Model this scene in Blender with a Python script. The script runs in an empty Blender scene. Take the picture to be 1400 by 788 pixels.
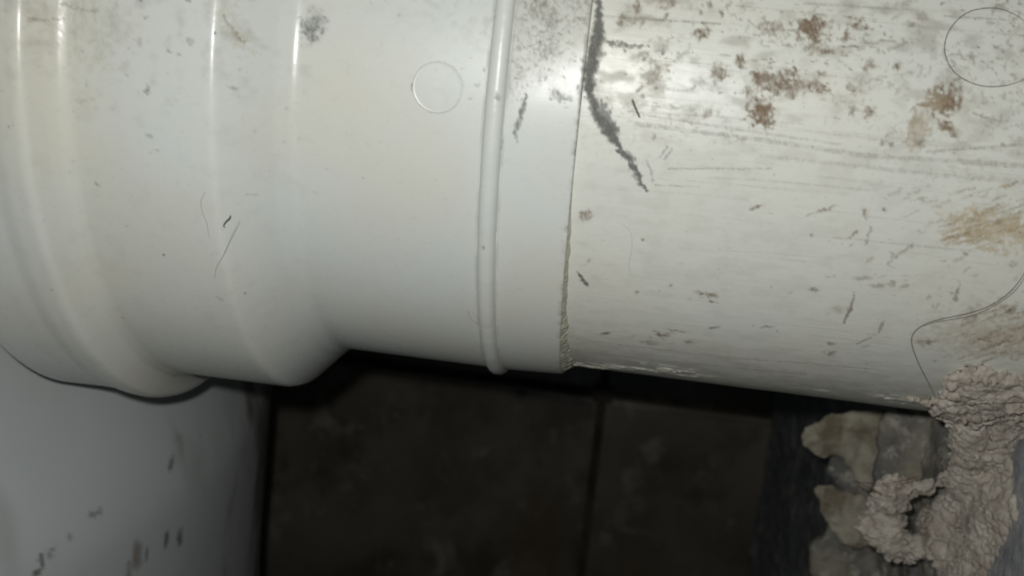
import bpy, math, random
import numpy as np
from mathutils import Matrix, Vector

S = 0.001                                   # everything below is written in millimetres
scene = bpy.context.scene
col = scene.collection
rng = np.random.RandomState(7)
random.seed(7)

# ------------------------------------------------------------------ camera
CAM = np.array([8.652, -214.834, 0.0])
FPX = 1469.64


def rotm(r):
    a = np.linalg.norm(r)
    k = r / a
    K = np.array([[0, -k[2], k[1]], [k[2], 0, -k[0]], [-k[1], k[0], 0]])
    return np.eye(3) + np.sin(a) * K + (1 - np.cos(a)) * K @ K


M = rotm(np.array([-0.188, -0.112, 0.109])) @ np.array([[1, 0, 0], [0, 0, -1], [0, 1, 0.0]])
cam_data = bpy.data.cameras.new('camera')
cam = bpy.data.objects.new('camera', cam_data)
col.objects.link(cam)
mw = Matrix([list(M[i]) + [CAM[i] * S] for i in range(3)] + [[0, 0, 0, 1]])
cam.matrix_world = mw
cam_data.sensor_width = 36
cam_data.lens = FPX / 1400 * 36
cam_data.clip_start = 0.01
cam_data.clip_end = 20
cam_data.dof.use_dof = True
cam_data.dof.focus_distance = 0.172
cam_data.dof.aperture_fstop = 28
scene.camera = cam

# ------------------------------------------------------------------ light: one phone flash beside the lens, a dim room
world = bpy.data.worlds.new('World')
scene.world = world
world.use_nodes = True
world.node_tree.nodes['Background'].inputs[0].default_value = (0.72, 0.9, 1.0, 1)
world.node_tree.nodes['Background'].inputs[1].default_value = 0.046

ld = bpy.data.lights.new('flash', 'AREA')
ld.shape = 'DISK'
ld.size = 0.0045
ld.energy = 0.214
ld.color = (1.0, 1.0, 0.97)
lo = bpy.data.objects.new('flash', ld)
col.objects.link(lo)
LP = CAM + M @ np.array([-7.5, 8.3, 0.0])
lm = mw.copy()
lm.translation = Vector(LP * S)
lo.matrix_world = lm

scene.view_settings.view_transform = 'Standard'
scene.view_settings.look = 'None'
scene.view_settings.exposure = 0
scene.view_settings.gamma = 1
scene.render.engine = 'CYCLES'
scene.cycles.filter_width = 2.1      # a phone picture is a little soft


# ------------------------------------------------------------------ helpers
def ray(px, py):
    d = M @ np.array([(px - 700) / FPX, -(py - 394) / FPX, -1.0])
    return d / np.linalg.norm(d)


def hit(px, py, R):
    """point where the line of sight meets the cylinder of radius R round the pipe axis"""
    d = ray(px, py)
    a = d[1] ** 2 + d[2] ** 2
    b = CAM[1] * d[1]
    c = CAM[1] ** 2 - R * R
    t = (-b - math.sqrt(max(b * b - a * c, 0))) / a
    return CAM + t * d


def on_y(px, py, y):
    d = ray(px, py)
    return CAM + d * ((y - CAM[1]) / d[1])


def on_x(px, py, x):
    d = ray(px, py)
    return CAM + d * ((x - CAM[0]) / d[0])


def xs_of(px, py, R):
    p = hit(px, py, R)
    return p[0], R * math.atan2(p[2], -p[1])


_T = np.random.RandomState(3).rand(64, 64, 64).astype(np.float32)


def vnoise(x, y, z=0.0, seed=0):
    x, y, z = np.broadcast_arrays(np.asarray(x, float) + seed * 17.3, np.asarray(y, float) + seed * 5.1, np.asarray(z, float))
    xi, yi, zi = np.floor(x).astype(int), np.floor(y).astype(int), np.floor(z).astype(int)
    fx, fy, fz = x - xi, y - yi, z - zi
    fx, fy, fz = fx * fx * (3 - 2 * fx), fy * fy * (3 - 2 * fy), fz * fz * (3 - 2 * fz)
    g = lambda a, b, c: _T[(xi + a) & 63, (yi + b) & 63, (zi + c) & 63]
    l = lambda a, b, t: a + (b - a) * t
    return l(l(l(g(0, 0, 0), g(1, 0, 0), fx), l(g(0, 1, 0), g(1, 1, 0), fx), fy),
             l(l(g(0, 0, 1), g(1, 0, 1), fx), l(g(0, 1, 1), g(1, 1, 1), fx), fy), fz)


def fbm(x, y, z=0.0, seed=0, n=4):
    r = 0
    a = 0.5
    tot = 0
    for k in range(n):
        r = r + a * vnoise(x * 2 ** k, y * 2 ** k, np.asarray(z) * 2 ** k, seed + k * 3)
        tot += a
        a *= 0.5
    return r / tot


def sstep(a, b, v):
    t = np.clip((v - a) / (b - a), 0, 1)
    return t * t * (3 - 2 * t)


def mesh_from(name, V, F, smooth=True):
    """V (n,3) in mm, F (m,4) or (m,3)"""
    V = np.asarray(V, np.float32) * S
    F = np.asarray(F, np.int32)
    me = bpy.data.meshes.new(name)
    me.vertices.add(len(V))
    me.vertices.foreach_set('co', V.ravel())
    k = F.shape[1]
    me.loops.add(F.size)
    me.loops.foreach_set('vertex_index', F.ravel())
    me.polygons.add(len(F))
    me.polygons.foreach_set('loop_start', np.arange(0, F.size, k, dtype=np.int32))
    me.polygons.foreach_set('use_smooth', np.full(len(F), smooth))
    me.update(calc_edges=True)
    return me


def grid_faces(nu, nv, closed_v=False):
    i = np.arange(nu - 1)[:, None]
    j = np.arange(nv if closed_v else nv - 1)[None, :]
    j2 = (j + 1) % nv
    a = i * nv + j
    b = (i + 1) * nv + j
    c = (i + 1) * nv + j2
    d = i * nv + j2
    return np.stack([a, b, c, d], -1).reshape(-1, 4)


def link(name, me, mat=None, parent=None):
    o = bpy.data.objects.new(name, me)
    col.objects.link(o)
    if mat:
        me.materials.append(mat)
    if parent:
        o.parent = parent
    return o


def thing(name, label, cat, loc=(0, 0, 0), group=None):
    o = bpy.data.objects.new(name, None)
    col.objects.link(o)
    o.empty_display_size = 0.02
    o.location = Vector(loc) * S
    o['label'] = label
    o['category'] = cat
    if group:
        o['group'] = group
    return o


def tag(o, label, cat, group=None):
    o['label'] = label
    o['category'] = cat
    if group:
        o['group'] = group
    return o


# ------------------------------------------------------------------ material builder
class Mat:
    def __init__(self, name, rough=0.5, spec=0.5, base=(0.5, 0.5, 0.5)):
        self.m = bpy.data.materials.new(name)
        self.m.use_nodes = True
        self.t = self.m.node_tree
        self.b = self.t.nodes['Principled BSDF']
        self.b.inputs['Roughness'].default_value = rough
        self.b.inputs['Specular IOR Level'].default_value = spec
        self.b.inputs['Base Color'].default_value = (*base, 1)
        self.co = self.n('ShaderNodeTexCoord').outputs['Object']

    def n(self, kind, **kw):
        nd = self.t.nodes.new(kind)
        for k, v in kw.items():
            setattr(nd, k, v)
        return nd

    def l(self, a, b):
        self.t.links.new(a, b)

    def noise(self, scale, detail=4, rough=0.55, stretch=(1, 1, 1), dist=0.0):
        """scale = features per mm"""
        mp = self.n('ShaderNodeMapping')
        mp.inputs['Scale'].default_value = [scale / S * s for s in stretch]
        self.l(self.co, mp.inputs[0])
        nz = self.n('ShaderNodeTexNoise')
        nz.inputs['Scale'].default_value = 1
        nz.inputs['Detail'].default_value = detail
        nz.inputs['Roughness'].default_value = rough
        nz.inputs['Distortion'].default_value = dist
        self.l(mp.outputs[0], nz.inputs['Vector'])
        return nz.outputs['Fac']

    def ramp(self, fac, stops):
        r = self.n('ShaderNodeValToRGB')
        e = r.color_ramp.elements
        while len(e) < len(stops):
            e.new(0.5)
        for k, (p, c) in enumerate(stops):
            e[k].position = p
            e[k].color = (*c, 1) if isinstance(c, tuple) else (c, c, c, 1)
        self.l(fac, r.inputs[0])
        return r.outputs[0]

    def mix(self, fac, a, b):
        m = self.n('ShaderNodeMix', data_type='RGBA')
        for v, i in ((fac, 0), (a, 6), (b, 7)):
            if isinstance(v, (int, float)):
                m.inputs[i].default_value = v
            elif isinstance(v, tuple):
                m.inputs[i].default_value = (*v, 1)
            else:
                self.l(v, m.inputs[i])
        return m.outputs[2]

    def math(self, op, a, b=0.0, c=0.0):
        m = self.n('ShaderNodeMath', operation=op)
        for i, v in enumerate((a, b, c)):
            if isinstance(v, (int, float)):
                m.inputs[i].default_value = v
            else:
                self.l(v, m.inputs[i])
        return m.outputs[0]

    def bump(self, h, dist_mm, strength=1.0):
        bn = self.n('ShaderNodeBump')
        bn.inputs['Distance'].default_value = dist_mm * S
        bn.inputs['Strength'].default_value = strength
        self.l(h, bn.inputs['Height'])
        self.l(bn.outputs[0], self.b.inputs['Normal'])
        return bn

    def color(self, c):
        self.l(c, self.b.inputs['Base Color'])


def pvc(name, base, warm, rough, scratch, sstretch=(0.12, 1.6, 1.6), rough2=None):
    """PVC with a 'dirt' colour attribute (rgb + amount) laid on the surface"""
    m = Mat(name, rough, 0.5)
    big = m.noise(0.035, 3, 0.5)
    c = m.mix(m.ramp(big, [(0.35, 0.0), (0.7, 1.0)]), base, warm)
    fine = m.noise(0.9, 5, 0.65, (0.7, 1, 1))
    c = m.mix(m.math('MULTIPLY', m.ramp(fine, [(0.55, 0.0), (0.78, 1.0)]), 0.18), c, tuple(v * 0.62 for v in base))
    at = m.n('ShaderNodeAttribute', attribute_name='dirt')
    grain = m.ramp(m.noise(3.2, 3, 0.7), [(0.25, 0.85), (0.55, 1.0)])
    amt = m.math('MULTIPLY', at.outputs['Alpha'], grain)
    c = m.mix(amt, c, at.outputs['Color'])
    m.color(c)
    rb = rough - 0.08
    if rough2 is not None:      # the narrow end is scuffed duller than the wide one
        sp = m.n('ShaderNodeSeparateXYZ')
        m.l(m.co, sp.inputs[0])
        mr_ = m.n('ShaderNodeMapRange', interpolation_type='SMOOTHSTEP')
        for i_, v_ in enumerate((-0.041, -0.014, rough - 0.08, rough2 - 0.08)):
            mr_.inputs[i_ + 1].default_value = v_
        m.l(sp.outputs[0], mr_.inputs[0])
        rb = mr_.outputs[0]
    r = m.math('MULTIPLY_ADD', amt, 0.5, m.math('MULTIPLY_ADD', m.noise(0.5, 3, 0.6), 0.16, rb))
    m.l(r, m.b.inputs['Roughness'])
    h = m.math('MULTIPLY', m.noise(1.0, 4, 0.6, sstretch), scratch)
    h = m.math('ADD', h, m.math('MULTIPLY', m.noise(0.12, 2, 0.5), 0.25))
    h = m.math('MULTIPLY_ADD', amt, 0.5, h)
    m.bump(h, 0.06, 0.6)
    return m.m


M_PIPE = pvc('scuffed_pvc', (0.705, 0.715, 0.66), (0.71, 0.70, 0.62), 0.38, 0.9)
M_FIT = pvc('moulded_pvc', (0.66, 0.685, 0.655), (0.665, 0.655, 0.575), 0.25, 0.16, rough2=0.35)
M_BAND = M_FIT


# ------------------------------------------------------------------ surfaces of revolution that carry dirt
def thetas():
    fine = np.radians(np.arange(-112, 24, 0.21))
    rest = np.linspace(math.radians(24), math.radians(248), 90)[:-1]
    return np.concatenate([fine, rest])


def smooth_profile(pts, step=0.2, sig=0.7, inner=None):
    pts = np.array(pts, float)
    d = np.concatenate([[0], np.cumsum(np.linalg.norm(np.diff(pts, axis=0), axis=1))])
    n = int(d[-1] / step) + 1
    t = np.linspace(0, d[-1], n)
    P = np.stack([np.interp(t, d, pts[:, 0]), np.interp(t, d, pts[:, 1])], 1)
    k = np.arange(-12, 13) * (d[-1] / (n - 1))
    w = np.exp(-0.5 * (k / sig) ** 2)
    w /= w.sum()
    Q = P.copy()
    ext = np.concatenate([2 * P[0] - P[12:0:-1], P, 2 * P[-1] - P[-2:-14:-1]])
    for a in range(2):
        Q[:, a] = np.convolve(ext[:, a], w, 'valid')
    return Q


class Dirt:
    """amount and colour of dirt on a (x, arc length) grid"""

    def __init__(self, X, R, th):
        self.X = X
        self.s = R * th
        self.R = R
        self.nx, self.nt = len(X), len(th)
        self.rgb = np.tile(np.array([0.2, 0.18, 0.14], np.float32), (self.nx, self.nt, 1))
        self.a = np.zeros((self.nx, self.nt), np.float32)
        self.h = np.zeros((self.nx, self.nt), np.float32)
        self.order = np.argsort(X)
        self.XX, self.SS = np.meshgrid(X, self.s, indexing='ij')
        self.warp = (fbm(self.XX * 1.5, self.SS * 1.5, 0, 11, 5) + .3 * vnoise(self.XX * 4, self.SS * 4, 0, 14) - 0.65, fbm(self.XX * 1.5, self.SS * 1.5, 0, 12, 5) + .3 * vnoise(self.XX * 4, self.SS * 2.5, 0, 15) - 0.65)
        self.speck = fbm(self.XX * 3.4 + self.SS * .6, self.SS * 1.3, 0, 13, 3)

    def win(self, x0, x1, s0, s1):
        i = np.nonzero((self.X >= x0) & (self.X <= x1))[0]
        j = np.nonzero((self.s >= s0) & (self.s <= s1))[0]
        if len(i) == 0 or len(j) == 0:
            return None
        return slice(i[0], i[-1] + 1), slice(j[0], j[-1] + 1)

    def put(self, w, m, rgb):
        """lay a coat of amount m over the window w"""
        a0 = self.a[w]
        an = m + a0 * (1 - m)
        k = (m / np.maximum(an, 1e-5))[..., None]
        self.rgb[w] = self.rgb[w] * (1 - k) + np.array(rgb, np.float32) * k
        self.a[w] = an

    def blob(self, px, py, rx, ry, rgb, alpha=0.8, ang=0.0, warp=1.0, speck=0.5, soft=0.35, mm=None):
        sc = 0.112
        if mm is None:
            x, s = xs_of(px, py, self.R)
        else:
            x, s = mm
        rx, ry = rx * sc, ry * sc
        r = max(rx, ry) * 1.7 + 0.5
        w = self.win(x - r, x + r, s - r, s + r)
        if w is None:
            return
        rm = min(rx, ry)
        dx = self.XX[w] - x + self.warp[0][w] * warp * rm * 1.8
        ds = self.SS[w] - s + self.warp[1][w] * warp * rm * 1.8
        ca, sa = math.cos(ang), math.sin(ang)
        u, v = dx * ca + ds * sa, -dx * sa + ds * ca
        q = np.sqrt((u / rx) ** 2 + (v / ry) ** 2)
        m = 1 - sstep(1 - soft, 1 + soft, q)
        m = m * (1 - speck * sstep(0.42, 0.62, self.speck[w]))
        self.put(w, m * alpha, rgb)

    def stroke(self, pts, widths, rgb, alpha=0.8, warp=1.0, speck=0.4, soft=0.4, mm=False):
        sc = 0.112
        P = pts if mm else [xs_of(px, py, self.R) for px, py in pts]
        if np.isscalar(widths):
            widths = [widths] * len(P)
        W = [v * sc * 0.5 for v in widths]
        xs, ss = [p[0] for p in P], [p[1] for p in P]
        r = max(W) * 2 + 0.4
        w = self.win(min(xs) - r, max(xs) + r, min(ss) - r, max(ss) + r)
        if w is None:
            return
        wm = max(W)
        X = self.XX[w] + self.warp[0][w] * warp * wm * 2.2
        Y = self.SS[w] + self.warp[1][w] * warp * wm * 2.2
        best = np.full(X.shape, 9.0)
        for k in range(len(P) - 1):
            ax, ay = P[k]
            bx, by = P[k + 1]
            L = (bx - ax) ** 2 + (by - ay) ** 2 + 1e-9
            t = np.clip(((X - ax) * (bx - ax) + (Y - ay) * (by - ay)) / L, 0, 1)
            d = np.hypot(X - ax - t * (bx - ax), Y - ay - t * (by - ay)) / (W[k] + (W[k + 1] - W[k]) * t)
            best = np.minimum(best, d)
        m = 1 - sstep(1 - soft, 1 + soft, best)
        m = m * (1 - speck * sstep(0.42, 0.62, self.speck[w]))
        self.put(w, m * alpha, rgb)

    def scatter(self, n, box, size, rgbs, alpha, streak=0.3, along=True, seed=1, dens=None):
        """n small specks inside a box of photograph coordinates turned to surface coordinates"""
        r = np.random.RandomState(seed)
        for _ in range(n):
            px, py = r.uniform(box[0], box[2]), r.uniform(box[1], box[3])
            if dens is not None and r.rand() > dens(px, py):
                continue
            sz = size[0] + (size[1] - size[0]) * r.rand() ** 3
            rgb = rgbs[r.randint(len(rgbs))]
            el = 1 + r.rand() * 1.2
            ang = r.uniform(-1.6, 1.6)
            if r.rand() < streak:
                el = r.uniform(2.5, 5)
                ang = r.choice([r.normal(-0.1, 0.15), r.normal(0.9, 0.3)])
            self.blob(px, py, sz * el ** .5, sz / el ** .5, rgb, alpha * r.uniform(0.4, 1), ang, 1.2, 0.4)

    def attach(self, me, extra=0):
        at = me.color_attributes.new('dirt', 'FLOAT_COLOR', 'POINT')
        A = np.concatenate([self.rgb, self.a[..., None]], -1).astype(np.float32).reshape(-1)
        if extra:
            A = np.concatenate([A, np.zeros(extra * 4, np.float32)])
        at.data.foreach_set('color', A)


def revolve(name, P, th, mat, parent, dirt=None, disp=None):
    X, R = P[:, 0][:, None], P[:, 1][:, None]
    if disp is not None:
        R = R + disp
    V = np.stack([np.broadcast_to(X, (len(P), len(th))), -R * np.cos(th)[None, :], R * np.sin(th)[None, :]], -1).reshape(-1, 3)
    F = grid_faces(len(P), len(th), True)
    if P[-1, 0] > P[0, 0]:
        F = F[:, ::-1]
    me = mesh_from(name, V, F)
    if dirt is not None:
        dirt.attach(me)
    return link(name, me, mat, parent)


TH = thetas()
BROWN = (0.155, 0.10, 0.055)
DARK = (0.085, 0.08, 0.068)
GREY = (0.15, 0.152, 0.145)
TAN = (0.36, 0.29, 0.19)
FAINT = (0.34, 0.32, 0.27)

# ------------------------------------------------------------------ the plain pipe on the right
pipe = thing('drain_pipe', 'scuffed off-white plastic drain pipe spotted with brown dirt, running into the mortar at the right', 'pipe', (40, 0, -55))
X = np.concatenate([np.linspace(-30, -4, 8)[:-1], np.arange(-4, 84, 0.2), [90, 110, 130]])
D = Dirt(X, 55.0, TH)
# thin all-over film of dust, thicker towards the top
film = fbm(D.XX * 0.35, D.SS * 0.6, 0, 21, 5)
topness = sstep(-16, 14, D.SS)
D.put((slice(None), slice(None)), (sstep(0.45, 0.75, film) * (0.12 + 0.42 * topness)).astype(np.float32), (0.33, 0.31, 0.25))
film = fbm(D.XX * 1.9, D.SS * 2.0, 0, 24, 5)
D.put((slice(None), slice(None)), (sstep(0.56, 0.70, film) * (0.05 + 0.5 * topness) * sstep(0.4, 0.6, fbm(D.XX * .12, D.SS * .2, 0, 29, 3))).astype(np.float32), (0.22, 0.2, 0.155))
# long drag scratches
r = np.random.RandomState(5)
for _ in range(48):
    px, py = r.uniform(800, 1380), r.uniform(0, 300) if r.rand() < .8 else r.uniform(300, 500)
    x, s = xs_of(px, py, 55)
    L = r.uniform(3, 26)
    sl = r.normal(0, 0.02)
    D.stroke([(x, s), (x + L * .5, s + L * sl), (x + L, s + L * sl * 1.4)], r.uniform(1.0, 2.6), FAINT if r.rand() < .65 else (0.2, 0.19, 0.16), r.uniform(.1, .4), .5, .6, .7, mm=True)
for pts, w, a in [([(869, 170), (1028, 190), (1179, 213), (1400, 226)], 6, .4), ([(1267, 208), (1400, 198)], 3, .5),
                  ([(880, 158), (1000, 176), (1150, 198)], 3, .35), ([(913, 231), (1055, 231)], 2.2, .55), ([(895, 253), (950, 256)], 1.6, .6),
                  ([(824, 22), (984, 33)], 3, .6), ([(1148, 64), (1183, 64)], 3, .8), ([(1045, 40), (1110, 43)], 3, .6),
                  ([(1330, 155), (1368, 167)], 3, .6), ([(1100, 5), (1240, 13)], 3, .4), ([(1290, 22), (1375, 27)], 2.5, .55),
                  ([(785, 463), (900, 478), (1010, 491), (1100, 497), (1190, 505)], 2.0, .85), ([(790, 480), (900, 494), (1100, 512)], 7, .35),
                  ([(1040, 213), (1250, 236), (1400, 250)], 5, .3)]:
    D.stroke(pts, w, (0.2, 0.185, 0.15), a, .6, .55)
# the grey smear beside the rim
D.stroke([(818, -12), (820, 22), (816, 57), (806, 97), (806, 128), (820, 164), (834, 180), (847, 206), (864, 226), (874, 245), (883, 262)],
         [6, 11, 17, 15, 10, 14, 19, 5, 8, 5, 1.5], (.085, .086, .08), .93, .5, .05, .55)
D.stroke([(822, 140), (832, 165), (845, 178)], [5, 14, 6], GREY, .8, .8, .2)
D.stroke([(824, 57), (846, 61), (862, 63), (888, 62)], [4, 7, 6, 2], (0.17, 0.165, 0.15), .85, 1.2, .4)
D.stroke([(858, 212), (868, 240), (876, 255)], [6, 10, 4], GREY, .6, 1.2, .6)
D.stroke([(885, 220), (893, 248)], 3, GREY, .5, 1.2, .6)
D.stroke([(902, 215), (912, 200)], 3, GREY, .6, 1.2, .6)
D.stroke([(908, 218), (918, 203)], 3, GREY, .5, 1.2, .6)
D.stroke([(864, 137), (868, 147), (874, 160)], 2.2, (0.05, 0.05, 0.045), .95, .3, 0)
# brown spots one by one
for b in [(1107, 38, 15, 15, .85, .3), (1112, 58, 8, 10, .7, .3), (1062, 112, 27, 12, .8, 0), (1040, 108, 10, 6, .6, 0), (1108, 118, 9, 5, .8, 0),
          (1125, 119, 4, 3, .8, 0), (1122, 101, 5, 4, .8, 0), (1041, 155, 16, 13, .9, 0), (1052, 152, 5, 9, .6, 0), (1290, 137, 20, 16, .95, .4),
          (1298, 147, 11, 7, .95, .2), (1294, 175, 13, 5, .95, -.3), (960, 47, 9, 6, .8, .7), (1013, 83, 5, 8, .8, .3), (985, 100, 6, 8, .6, .5),
          (1172, 33, 4, 8, .75, 0), (1157, 50, 5, 6, .7, 0), (1227, 90, 3, 5, .8, 0), (1188, 154, 6, 5, .75, 0), (1206, 196, 3, 5, .6, 0),
          (1220, 196, 3, 5, .7, 0), (1131, 70, 9, 4, .8, 0), (1054, 40, 12, 10, .45, 0), (1187, 90, 7, 5, .55, 0), (1162, 118, 6, 7, .6, .4),
          (1026, 127, 6, 6, .6, 0), (1083, 130, 4, 6, .6, 0), (905, 458, 9, 5, .85, .2), (888, 469, 12, 6, .5, 0), (925, 453, 12, 1.4, .9, -.1),
          (941, 468, 8, 5, .6, .5), (966, 403, 13, 4, .7, -.2), (975, 402, 6, 4, .6, 0), (1135, 483, 6, 6, .6, 0), (1135, 470, 4, 3, .7, 0),
          (1049, 447, 9, 3, .6, .3), (1112, 397, 6, 3, .6, 0), (1200, 390, 10, 3, .5, .2), (977, 448, 8, 2, .8, .5), (828, 456, 8, 2.6, .9, .6),
          (800, 296, 8, 6, .6, .6), (1268, 468, 12, 5, .55, .3), (1382, 424, 4, 7, .8, 0), (1262, 22, 8, 5, .4, 0), (893, 104, 12, 12, .4, 0),
          (981, 100, 8, 12, .35, 0), (906, 0, 12, 8, .5, 0), (850, 28, 3, 7, .7, 0), (870, 10, 4, 8, .7, 0), (1180, 380, 12, 3, .4, .2),
          (1245, 100, 4, 3, .5, 0), (1165, 152, 4, 6, .4, 0), (1330, 78, 5, 3, .5, 0), (1033, 283, 8, 2, .8, .6), (1128, 287, 12, 2, .6, .5),
          (1182, 292, 3, 6, .6, .2), (878, 329, 2, 2, .95, 0), (1110, 322, 1.6, 2, .7, 0), (1208, 287, 2.4, 2, .9, 0), (966, 155, 5, 6, .5, 0)]:
    D.blob(b[0] + 2, b[1], b[2] * 1.5, b[3] * 1.3, (.36, .31, .22), .3 * b[4], b[5], 1.2, .3, .7)
    D.blob(b[0], b[1], b[2], b[3], BROWN if (b[0] * 7) % 3 else (0.17, 0.12, 0.075), min(1, b[4] * 1.15), b[5], 1.6, .4, .6)
r = np.random.RandomState(77)
for bx_, by_, n_s, sp, vert in [(1107, 42, 16, 15, .9), (1062, 112, 24, 24, 1.3), (1042, 155, 12, 12, .8), (1290, 138, 10, 14, .5), (960, 47, 6, 6, 1), (1125, 118, 8, 12, .2), (1294, 175, 6, 9, .2), (905, 460, 6, 10, .3), (966, 404, 6, 8, .2), (1085, 90, 8, 30, .6)]:
    for _ in range(n_s):
        px, py = bx_ + r.normal(0, sp * .6), by_ + r.normal(0, 7)
        L, an = r.uniform(4, 12), vert + r.normal(0, .35)
        D.stroke([(px, py), (px + L * math.cos(an), py + L * math.sin(an))], [r.uniform(1.5, 3.5), 1], (.17, .11, .06), r.uniform(.4, .85), .8, .2)
for q in [(1290, 134, 12, 9), (1297, 145, 9, 7), (1107, 36, 9, 8), (1042, 156, 9, 8), (1294, 175, 9, 4)]:
    D.blob(q[0], q[1], q[2], q[3], (.21, .145, .085), .75, .3, 1, .1, .5)
D.stroke([(790, 372), (797, 382), (803, 390)], [3, 7, 5], DARK, .9, 1, .3)
D.stroke([(1168, 404), (1163, 424), (1153, 442)], [2, 5, 3], (0.16, 0.13, 0.1), .8, .8, .3)
D.blob(1148, 424, 15, 8, TAN, .4, .4)
D.stroke([(1313, 388), (1305, 410)], [2, 7], BROWN, .6, 1, .4)
D.stroke([(1190, 311), (1184, 334)], [3, 5], BROWN, .5, 1, .5)
D.stroke([(1247, 336), (1222, 352), (1212, 362)], [5, 6, 2], BROWN, .55, 1.5, .5)
D.stroke([(1170, 318), (1162, 326)], [6, 4], BROWN, .6, 1, .5)
D.stroke([(1208, 440), (1202, 455)], [4, 3], BROWN, .6, 1, .5)
D.stroke([(1172, 470), (1190, 462)], [3, 4], BROWN, .6, 1, .5)
# tan scrape with a dark outline
D.blob(1253, 178, 14, 24, TAN, .75, -.15, 1, .3)
D.blob(1259, 193, 6, 8, (.2, .16, .12), .7, 0, 1, .3)
D.blob(1257, 188, 5, 4, (.5, .47, .4), .9, 0, .5, 0)
D.blob(1278, 138, 14, 10, TAN, .8, .2, 1.2, .4)
# brushed tan patch towards the right edge
r = np.random.RandomState(9)
D.blob(1358, 316, 62, 22, (0.45, 0.35, 0.19), .6, -.05, 1.6, .15, .5)
for _ in range(85):
    t = r.rand()
    px = 1285 + 125 * t
    py = 318 + r.normal(0, 10 + 8 * t) - 14 * t
    L = r.uniform(10, 34)
    D.stroke([(px, py), (px + L * .6, py - L * .13), (px + L, py - L * .3)], [1.5, r.uniform(3, 7), 2],
             [(0.4, 0.31, 0.17), (0.3, 0.22, 0.12), (0.5, 0.43, 0.3)][r.randint(3)], r.uniform(.35, .8), .8, .4)
for _ in range(40):
    px, py = r.uniform(1215, 1400), 285 + r.normal(0, 22)
    L = r.uniform(8, 28)
    D.stroke([(px, py), (px + L, py - L * r.uniform(.1, .5))], [1, r.uniform(2, 5)], (0.27, 0.23, 0.16), r.uniform(.2, .6), 1, .5)
# stained area above the mortar
D.blob(1375, 460, 80, 38, (0.40, 0.32, 0.21), .65, .2, 1.5, .2, .8)
for _ in range(60):
    px, py = r.uniform(1300, 1400), r.uniform(425, 500)
    L = r.uniform(8, 26)
    D.stroke([(px, py), (px + L, py - L * r.uniform(.15, .5))], [2, r.uniform(3, 8)], (0.27, 0.21, 0.15), r.uniform(.25, .6), 1.2, .5)
D.scatter(210, (800, -20, 1400, 130), (1.0, 4), [BROWN, DARK, (0.24, 0.21, 0.16)], .75, .35, seed=31)
D.scatter(120, (800, 60, 1400, 260), (.8, 3.4), [BROWN, (0.24, 0.21, 0.16)], .65, .4, seed=32)
D.scatter(110, (790, 260, 1400, 520), (.8, 3.2), [BROWN, DARK, (0.3, 0.26, 0.2)], .6, .5, seed=33)
D.scatter(90, (1180, 250, 1400, 520), (1.2, 5), [BROWN, TAN], .55, .7, seed=34)
# lower side: brownish film, flaky drips of dried cement along the underside
s_low = sstep(-36, -62, D.SS)
D.put((slice(None), slice(None)), (s_low * (.25 + .5 * sstep(.4, .65, fbm(D.XX * .5, D.SS * .9, 0, 41)))).astype(np.float32) * .7, (0.38, 0.34, 0.25))
fl = fbm(D.XX * 0.30, D.SS * 0.9, 0, 44, 4)
fl2 = fbm(D.XX * 1.1, D.SS * 2.5, 0, 45, 3)
band = np.exp(-((D.SS + 60 + 6 * sstep(16, 4, D.XX)) / 3.0) ** 2)
flake = sstep(0.54, 0.60, fl) * np.clip(band, 0, 1) * sstep(.42, .56, fbm(D.XX * .09, 0, 0, 49, 2))
flake = flake * (0.5 + 0.5 * sstep(.45, .55, fl2))
D.put((slice(None), slice(None)), (np.clip(flake, 0, 1) * .6).astype(np.float32), (0.5, 0.47, 0.38))
disp = flake * 0.28 * (0.6 + 0.8 * fl2) + (fbm(D.XX * .15, D.SS * .2, 0, 46) - .5) * .12
revolve('pipe_wall', np.stack([X, np.full_like(X, 55.0)], 1), TH, M_PIPE, pipe, D, disp)
for o in pipe.children:
    o.location = -pipe.location

# ------------------------------------------------------------------ the moulded fitting on the left
fit = thing('pipe_coupling', 'clean white moulded plastic coupling stepping up to a wide socket at the left', 'pipe fitting', (-45, 0, -66))
# narrow socket: outer skin, rolled-over rim, hollow inside
P = smooth_profile([(-36.5, 57.3), (-11, 57.3), (-9.5, 57.28), (-0.25, 56.84)], .2, .3)
P = np.concatenate([P, [(0.0, 56.76), (0.04, 56.6), (0.0, 55.45), (-0.2, 55.32), (-6, 55.25)]])
D = Dirt(P[:, 0] + np.concatenate([np.zeros(len(P) - 5), [0, .01, .02, .03, .04]]), 57.3, TH)
film = fbm(D.XX * 0.9, D.SS * 0.9, 0, 51, 5)
z = D.SS
x = D.XX
clean = sstep(-6, 2, z - (x + 9) * 0.9)     # a wiped area: its border runs diagonally over the band
bandm = sstep(-11.3, -10.2, x)
rid = 1 - np.abs(2 * fbm(x * .8, z * .8, 0, 58, 4) - 1) * 3
wisp = np.clip(sstep(.55, .95, rid) * .55 + sstep(.5, .72, fbm(x * 2.2, z * 2.2, 0, 59, 4)) * .6, 0, 1) * (.35 + .65 * sstep(.4, .6, film))
D.put((slice(None), slice(None)), (bandm * clean * (.24 + .55 * wisp)).astype(np.float32), (0.27, 0.25, 0.2))
left_top = (1 - bandm) * sstep(-3, 12, z + (x + 12) * .35)
D.put((slice(None), slice(None)), (left_top * sstep(.47, .75, film) * .4 * sstep(-36.2, -30, x)).astype(np.float32), (0.3, 0.28, 0.23))
D.put((slice(None), slice(None)), (sstep(-.9, -.1, x) * .35 * sstep(.4, .7, film)).astype(np.float32), (0.2, 0.18, 0.13))
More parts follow.
